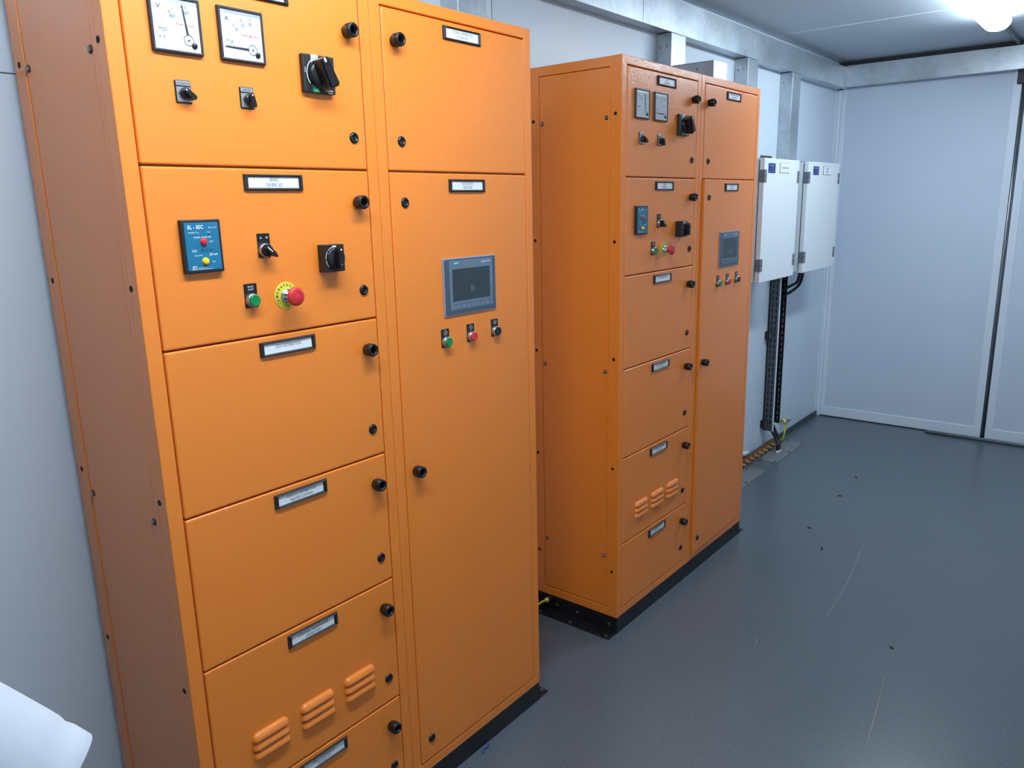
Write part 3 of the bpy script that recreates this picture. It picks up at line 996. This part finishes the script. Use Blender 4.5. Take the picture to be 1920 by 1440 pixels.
cable('cable', [(4.304, .402, 1.12), (4.303, .402, .9), (4.304, .402, .5), (4.310, .400, .25), (4.340, .376, .165), (4.342, .340, .09), (4.318, .322, .05), (4.318, .322, .014)], .0095, 'cable',
      'right black cable running down the tray into the floor gland', 'cable', 'black cables down the tray')
cable('cable', [(4.352, .398, .96), (4.354, .385, 1.03), (4.380, .330, 1.070), (4.432, .300, 1.105), (4.465, .290, 1.15), (4.470, .285, 1.214)], .0095, 'cable',
      'black cable curving from the tray up into the farther white box, right one', 'cable', 'cables looping into the farther white box')
cable('cable', [(4.329, .398, 1.02), (4.331, .376, 1.075), (4.356, .330, 1.108), (4.395, .300, 1.13), (4.410, .290, 1.165), (4.412, .285, 1.214)], .0095, 'cable',
      'black cable curving from the tray up into the farther white box, left one', 'cable', 'cables looping into the farther white box')

# earth bar with its row of brass bolts
t = thing('earth_bar', 'copper earth bar with a row of brass bolts along the foot of the left wall', 'earth bar', (3.05, 0, 0))
b = MB(); b.box(0, 1.42, .384, .391, .006, .058, 'copper', .001, 1); bar = b.build('copper_bar', t)
for k in range(19):
    x = .055 + k * .0735
    b = MB()
    T = FR(x, .032, .384)
    b.lathe([(.0135, 0), (.0135, .002), (.0105, .0022), (.0105, .009), (.0055, .0092), (.0055, .026), (.0045, .028), (0, .028)], 'brass', T, 8, smooth=False)
    b.build('brass_bolt', bar)
for x in (.03, .62, 1.36):
    b = MB(); b.tube([(x, .391, .032), (x, WY - .002, .032)], .013, 'copper', 12); b.build('standoff', bar)
b = MB(); b.tube([(3.88, .404, .085), (3.98, .404, .070)], .014, 'trim', 14)
tag(b.build('pipe_stub'), 'short pale pipe stub lying behind the copper earth bar', 'pipe')

# floor plates
def plate(x0, x1, y0, y1, label, bolts):
    t = thing('gland_plate', label, 'floor plate', (0, 0, 0), 'floor gland plates')
    b = MB(); b.box(x0, x1, y0, y1, 0, .004, 'galvflat', .001, 1); b.build('steel_plate', t)
    for x, y in bolts:
        b = MB(); b.lathe([(.008, 0), (.0075, .002), (0, .0035)], 'blackmatt', Matrix.Translation((x, y, .004)), 12); b.build('screw', t)
    return t
M['galvflat'] = mat('dull_zinc_plate', srgb(132, 136, 138), .42, .35, noise=.15, nscale=14)
gp = plate(4.075, 4.612, .249, .372, 'grey steel floor plate where the black cables enter, with a cable gland', [(4.095, .263), (4.59, .263), (4.34, .262), (4.59, .355), (4.095, .355)])
b = MB()
for x in (4.288, 4.318):
    b.lathe([(.0165, .004), (.0165, .012), (.0135, .0135), (.0135, .018), (.0098, .018)], 'silver', Matrix.Translation((x, .322, 0)), 12, cap0=False, cap1=False)
b.build('cable_gland', gp)
plate(3.02, 3.90, .245, .372, 'bare grey floor plate just behind the far cabinets, short of the cable gland plate', [(3.62, .262), (3.10, .262), (3.86, .355)])

# earth wires
t = thing('earth_wire', 'yellow-green earth wire with brass lug at the foot of the wall near the corner', 'wire')
b = MB(); b.tube(smooth_path([(4.492, .372, .030), (4.515, .373, .029), (4.545, .376, .032), (4.595, .384, .062), (4.612, .394, .115)]), .0068, 'ywire', 10); b.build('wire', t)
b = MB(); b.tube(smooth_path([(4.492, .3690, .0345), (4.515, .370, .0335), (4.545, .3730, .0365), (4.597, .3810, .066), (4.614, .3910, .117)]), .0040, 'greenwire', 8); b.build('green_stripe', t)
b = MB(); b.tube([(4.612, .394, .110), (4.614, .398, .142)], .0095, 'brass', 12); b.tube([(4.614, .398, .138), (4.614, .424, .138)], .012, 'brass', 6); b.tube([(4.612, .416, .138), (4.80, .418, .098)], .0045, 'brass', 8); b.build('brass_lug', t)
t = thing('earth_wire', 'short yellow-green earth wire on the plinth in the gap between the cabinets', 'wire')
b = MB(); b.tube(smooth_path([(1.50, .335, .004 + .007), (1.58, .335, .045), (1.655, .335, .056), (1.690, .333, .052)]), .0045, 'ywire', 8); b.build('wire', t)
b = MB(); b.tube(smooth_path([(1.50, .345, .011), (1.58, .345, .037), (1.655, .345, .047), (1.690, .341, .046)]), .0045, 'greenwire', 8); b.build('second_wire', t)
b = MB(); b.tube([(1.688, .337, .048), (1.7135, .337, .048)], .011, 'brass', 8); b.build('brass_lug', t)

# ------------------------------------------------------------------ lights in the ceiling
def batten(x0, x1, y, label, lm='lamp', z=CZ):
    t = thing('ceiling_light', label, 'ceiling light', (0, 0, 0), 'lit ceiling battens')
    b = MB(); b.box(x0 + .01, x1 - .01, y - .058, y + .058, z - .030, z - .0005, 'lampbase', .004, 2); b.build('lamp_housing', t)
    b = MB()
    # half-round diffuser
    N = 14
    prof = [(-.066 * math.cos(PI * k / N), -.052 * math.sin(PI * k / N) ** .8 - .030) for k in range(N + 1)]
    L = [b.bm.verts.new((x0 + .022 * (1 - math.sin(PI * k / N)) * 0 + .0, y + p[0], z + p[1])) for k, p in enumerate(prof)]
    rings = []
    for x, s in ((x0, .72), (x0 + .012, .92), (x0 + .035, 1), (x1 - .035, 1), (x1 - .012, .92), (x1, .72)):
        rings.append([b.bm.verts.new((x, y + p[0] * s, z - .030 + (p[1] + .030) * s)) for p in prof])
    for v in L: b.bm.verts.remove(v)
    vs = [v for r in rings for v in r]
    for a, c in zip(rings, rings[1:]):
        for k in range(N):
            b.bm.faces.new((a[k], c[k], c[k + 1], a[k + 1]))
    b.bm.faces.new(rings[0]); b.bm.faces.new(rings[-1][::-1])
    for r0, r1 in zip(rings, rings[1:]):
        b.bm.faces.new((r0[0], r0[-1], r1[-1], r1[0]))
    b._fin(vs, lm, None, True)
    b.build('diffuser', t)
    return t
LY = -.668
batten(2.98, 4.46, LY, 'lit white ceiling batten in front of the double doors, upper right')
batten(-.58, .90, LY, 'lit white ceiling batten over the near orange cabinets', 'lampstrong')
b = MB(); b.tube([(4.455, LY, CZ - .016), (EX - .03, LY, CZ - .016)], .0125, 'conduit', 12)
b.tube([(EX - .05, LY, CZ - .016), (EX - .024, LY, CZ - .016)], .019, 'conduit', 14)
tag(b.build('conduit_pipe'), 'grey conduit pipe running from the ceiling batten to the far wall', 'pipe')

# ------------------------------------------------------------------ bits on the floor
def scratch(pts, w):
    b = MB(); P = smooth_path([(x, y, .0006) for x, y in pts], 6)
    i = b.mi('scratch'); prev = None
    for k, p in enumerate(P):
        t_ = (P[min(k + 1, len(P) - 1)] - P[max(k - 1, 0)]).normalized()
        n_ = Vector((-t_.y, t_.x, 0)) * w * (.3 + .7 * math.sin(PI * (k + .5) / len(P)))
        q = (b.bm.verts.new(p + n_), b.bm.verts.new(p - n_))
        if prev:
            f = b.bm.faces.new((prev[0], prev[1], q[1], q[0])); f.material_index = i
        prev = q
    return b.build('scratch_mark', fl)
scratch([(3.20, -.528), (3.05, -.547), (2.85, -.57), (2.64, -.593), (2.45, -.602), (2.297, -.608)], .0014)
scratch([(2.02, -.445), (1.95, -.462)], .0012)
scratch([(1.30, -.86), (1.18, -.99), (1.10, -1.05)], .0012)
scratch([(2.05, -.90), (1.80, -.93), (1.62, -.95)], .001)
b = MB(); b.tube(smooth_path([(.876, -.022, .003), (.890, -.012, .004), (.905, -.016, .003), (.918, -.006, .003)]), .0022, 'bluewire', 8)
tag(b.build('wire_scrap'), 'tiny blue wire scrap on the floor beside the near plinth', 'scrap')
for (x, y, a, L) in ((2.9675, -.3895, .3, .018), (3.179, -.258, 1.1, .010), (4.098, -.235, .6, .014), (3.728, -.25, 2., .012), (2.25, -.874, .9, .008)):
    b = MB(); b.box(-L, L, -.004, .004, 0, .004, 'scrap', .0012, 1, Matrix.Translation((x, y, 0)) @ Matrix.Rotation(a, 4, 'Z'))
    tag(b.build('floor_scrap'), 'tiny dark scrap lying on the open grey floor', 'scrap', 'dark scraps on the floor')

# ------------------------------------------------------------------ person at the left edge
def skin_mesh(chains, sub=2):
    """chains: list of lists of (point, radius); the first point of a later chain may repeat an earlier one"""
    vs, es, rad, idx = [], [], [], {}
    for ch in chains:
        prev = None
        for p, r in ch:
            k = tuple(round(c, 4) for c in p)
            if k not in idx:
                idx[k] = len(vs); vs.append(p); rad.append(r)
            if prev is not None:
                es.append((prev, idx[k]))
            prev = idx[k]
    me = bpy.data.meshes.new('sk'); me.from_pydata(vs, es, [])
    o = bpy.data.objects.new('sk', me); COL.objects.link(o)
    o.modifiers.new('s', 'SKIN')
    sv = me.skin_vertices[0].data
    for k, r in enumerate(rad):
        sv[k].radius = (r, r) if not isinstance(r, tuple) else r
        sv[k].use_root = (k == 0)
    m2 = o.modifiers.new('u', 'SUBSURF'); m2.levels = sub; m2.render_levels = sub
    dg = bpy.context.evaluated_depsgraph_get(); dg.update()
    out = bpy.data.meshes.new_from_object(o.evaluated_get(dg))
    bpy.data.objects.remove(o); bpy.data.meshes.remove(me)
    return out
def from_meshes(name, ms, m, parent):
    b = MB(); i = b.mi(m)
    for me in ms:
        b.bm.from_mesh(me)
    for f in b.bm.faces:
        f.material_index = i; f.smooth = True
    return b.build(name, parent)
F2 = Vector((.777, .63, 0)).normalized(); R2 = Vector((.63, -.777, 0)); UZ = Vector((0, 0, 1))
OX = Vector((-.739, -.591, 0))
def pp(r, f, z): 
    v = OX + R2 * r + F2 * f
    return (v.x, v.y, z * 1.04)
SH = Vector((-.619, -.739, 1.337)); AX = Vector((.605, -.433, -.668)).normalized()
EL = SH + AX * .25 + Vector((0, 0, -.075))
WR = Vector(pp(.205, .10, .985))
pr = thing('person', 'person in a white short-sleeved shirt standing at the left edge, only the sleeve in view', 'person', (OX.x, OX.y, 0))
_off = Matrix.Translation((-OX.x, -OX.y, 0))
hand_dir = (Vector(pp(.13, .13, .93)) - WR).normalized()
body = skin_mesh([
    [(pp(0, 0, .90), .125), (pp(0, .01, 1.02), .105), (pp(0, .01, 1.18), .118), (pp(0, 0, 1.30), .100), (pp(0, 0, 1.37), .058), (pp(0, .02, 1.44), .055), (pp(0, .035, 1.50), .082), (pp(0, .03, 1.575), .088), (pp(0, .025, 1.625), .055)],
    [(pp(0, 0, 1.30), .100), (tuple(SH), .060), (tuple(SH + AX * .13 + Vector((0, 0, -.032))), .045), (tuple(EL), .038), (tuple(EL.lerp(WR, .35)), .037), (tuple(WR), .025), (tuple(WR + hand_dir * .05), .034), (tuple(WR + hand_dir * .085), .028)],
    [(pp(0, 0, 1.30), .100), (pp(-.185, 0, 1.30), .060), (pp(-.215, .01, 1.15), .047), (pp(-.225, .02, 1.02), .038), (pp(-.228, .06, .90), .036), (pp(-.23, .11, .78), .025), (pp(-.23, .125, .73), .034), (pp(-.23, .13, .695), .028)],
    [(pp(0, 0, .90), .125), (pp(.095, 0, .80), .085), (pp(.10, .01, .46), .055), (pp(.10, -.01, .30), .052), (pp(.10, -.03, .08), .035), (pp(.105, .08, .035), .032), (pp(.11, .15, .028), .026)],
    [(pp(0, 0, .90), .125), (pp(-.095, 0, .80), .085), (pp(-.10, .01, .46), .055), (pp(-.10, -.01, .30), .052), (pp(-.10, -.03, .08), .035), (pp(-.105, .08, .035), .032), (pp(-.11, .15, .028), .026)],
], 2)
extra = []
def fingers(base, d, side, nrm):
    d = d.normalized(); side = side.normalized(); nrm = nrm.normalized()
    for k, L in enumerate((.066, .076, .071, .056)):
        o_ = base + side * (.024 - k * .016)
        p1 = o_ + d * L * .5 + nrm * .004; p2 = o_ + d * L * .82 + nrm * .018; p3 = o_ + d * L + nrm * .034
        extra.append(skin_mesh([[(tuple(o_ - d * .012), .0095), (tuple(p1), .0088), (tuple(p2), .008), (tuple(p3), .0066)]], 1))
    o_ = base - d * .05 + side * .026
    extra.append(skin_mesh([[(tuple(o_), .011), (tuple(o_ + side * .022 + d * .022), .0098), (tuple(o_ + side * .030 + d * .050 + nrm * .01), .0078)]], 1))
fingers(WR + hand_dir * .088, hand_dir, UZ.cross(hand_dir) + UZ * .6, -R2)
fingers(Vector(pp(-.23, .13, .69)), Vector((F2.x * .15, F2.y * .15, -1)), F2, R2)
# nose, chin and ears
extra.append(skin_mesh([[(pp(0, .105, 1.565), .010), (pp(0, .122, 1.535), .012), (pp(0, .124, 1.520), .013)]], 1))
extra.append(skin_mesh([[(pp(0, .085, 1.470), .030), (pp(0, .098, 1.462), .022)]], 1))
for s in (-1, 1):
    extra.append(skin_mesh([[(pp(s * .084, .02, 1.56), .014), (pp(s * .088, .015, 1.525), .011)]], 1))
bo = from_meshes('body', [body] + extra, 'skin', pr); bo.location = (-OX.x, -OX.y, 0)
for s in (-1, 1):
    b = MB(); b.lathe([(0, -.012), (.0085, -.0085), (.012, 0), (.0085, .0085), (0, .012)], 'wtxt', Matrix.Translation(pp(s * .030, .092, 1.552)), 14)
    b.lathe([(.005, 0), (.004, .002), (0, .0028)], 'dark', Matrix.Translation(pp(s * .030, .1025, 1.552)) @ F2.to_track_quat('Z', 'Y').to_matrix().to_4x4(), 12)
    b.build('eye', pr).location = (-OX.x, -OX.y, 0)
ha = from_meshes('hair', [skin_mesh([[(pp(0, -.03, 1.52), .085), (pp(0, -.012, 1.585), .108), (pp(0, .028, 1.622), .100), (pp(0, .070, 1.628), .060)]], 2)], 'hair', pr); ha.location = (-OX.x, -OX.y, 0)
sh = from_meshes('shirt', [skin_mesh([
    [(pp(0, 0, .72), .158), (pp(0, 0, .84), .166), (pp(0, .01, 1.02), .152), (pp(0, .01, 1.18), .164), (pp(0, 0, 1.295), .150), (pp(0, 0, 1.362), .080)],
    [(pp(0, 0, 1.295), .150), (pp(-.185, 0, 1.30), .088), (pp(-.213, .01, 1.17), .082), (pp(-.218, .015, 1.09), .080)],
    [(pp(0, 0, 1.295), .150), (tuple(SH - R2 * .075 - UZ * .012), .090), (tuple(SH + AX * .01 - UZ * .035), .055)]], 2)], 'shirt', pr); sh.location = (-OX.x, -OX.y, 0)
tr = from_meshes('trousers', [skin_mesh([
    [(pp(0, 0, .93), .140), (pp(0, 0, .86), .142), (pp(.095, 0, .78), .102), (pp(.10, .01, .46), .078), (pp(.10, -.02, .07), .064)],
    [(pp(0, 0, .86), .142), (pp(-.095, 0, .78), .102), (pp(-.10, .01, .46), .078), (pp(-.10, -.02, .07), .064)]], 2)], 'jeans', pr); tr.location = (-OX.x, -OX.y, 0)
for s in (-1, 1):
    so = from_meshes('shoe', [skin_mesh([[(pp(s * .10, -.075, .048), .046), (pp(s * .103, .02, .050), .046), (pp(s * .108, .10, .042), .042), (pp(s * .112, .17, .034), .034)]], 2)], 'shoe', pr)
    so.location = (-OX.x, -OX.y, 0)
# the sleeve in view: an open tube with folds and a stitched hem
def sleeve():
    b = MB(); i = b.mi('shirt')
    a = AX; n_ = (UZ - a * UZ.dot(a)).normalized(); s_ = a.cross(n_)
    N, K = 72, 34
    rings = []
    L = .178
    def ring(d, r0, dn=0.):
        R = []
        for k in range(N):
            th = 2 * PI * k / N
            w = 1 + (.010 * math.sin(3 * th + d * 14) + .008 * math.sin(5 * th - d * 25 + 1)) * min(1, max(0, d + .08) * 8)
            c = SH + a * d - n_ * (.012 + .05 * d)
            R.append(b.bm.verts.new(c + (n_ * math.cos(th) * 1.04 + s_ * math.sin(th) * .90) * r0 * w))
        return R
    for k in range(K + 1):
        d = -.075 + (L + .075) * k / K
        r = .080 - .007 * (k / K)
        if k == K - 3:
            r -= .0014
        rings.append(ring(d, r))
    cap = b.bm.faces.new(rings[0][::-1]); cap.material_index = i
    rings.append(ring(L + .001, .0725)); rings.append(ring(L - .001, .0695)); rings.append(ring(L - .05, .0695))
    for p, q in zip(rings, rings[1:]):
        for k in range(N):
            f = b.bm.faces.new((p[k], q[k], q[(k + 1) % N], p[(k + 1) % N])); f.smooth = True; f.material_index = i
    o = b.build('sleeve', pr); o.location = (-OX.x, -OX.y, 0)
sleeve()

# ------------------------------------------------------------------ world, camera, view
w = bpy.data.worlds.new('world'); SC.world = w; w.use_nodes = True
w.node_tree.nodes['Background'].inputs[0].default_value = (.6, .7, .8, 1)
w.node_tree.nodes['Background'].inputs[1].default_value = .05

def cam_matrix(yaw, pitch, roll, loc):
    cy, sy, cp, sp = math.cos(yaw), math.sin(yaw), math.cos(pitch), math.sin(pitch)
    F = Vector((cy * cp, sy * cp, -sp)); R = Vector((sy, -cy, 0)); U = R.cross(F)
    c, s = math.cos(roll), math.sin(roll)
    Ra = R * c + U * s; Ua = U * c - R * s
    m = Matrix((Ra, Ua, -F)).transposed().to_4x4()
    m.translation = loc
    return m
cd = bpy.data.cameras.new('camera'); co = bpy.data.objects.new('camera', cd); COL.objects.link(co)
cd.sensor_width = 36; cd.sensor_fit = 'HORIZONTAL'; cd.lens = 1452.5 / 1920 * 36
cd.clip_start = .02
co.matrix_world = cam_matrix(.6824, .2281, -.0223, Vector((-.6765, -1.4305, 1.6668)))
SC.camera = co
vs = SC.view_settings
vs.view_transform = 'Standard'; vs.look = 'None'; vs.gamma = 1; vs.use_curve_mapping = False
vs.exposure = 0.72
SC.cycles.use_denoising = True
SC.cycles.max_bounces = 10
SC.cycles.diffuse_bounces = 6
SC.cycles.sample_clamp_indirect = 6
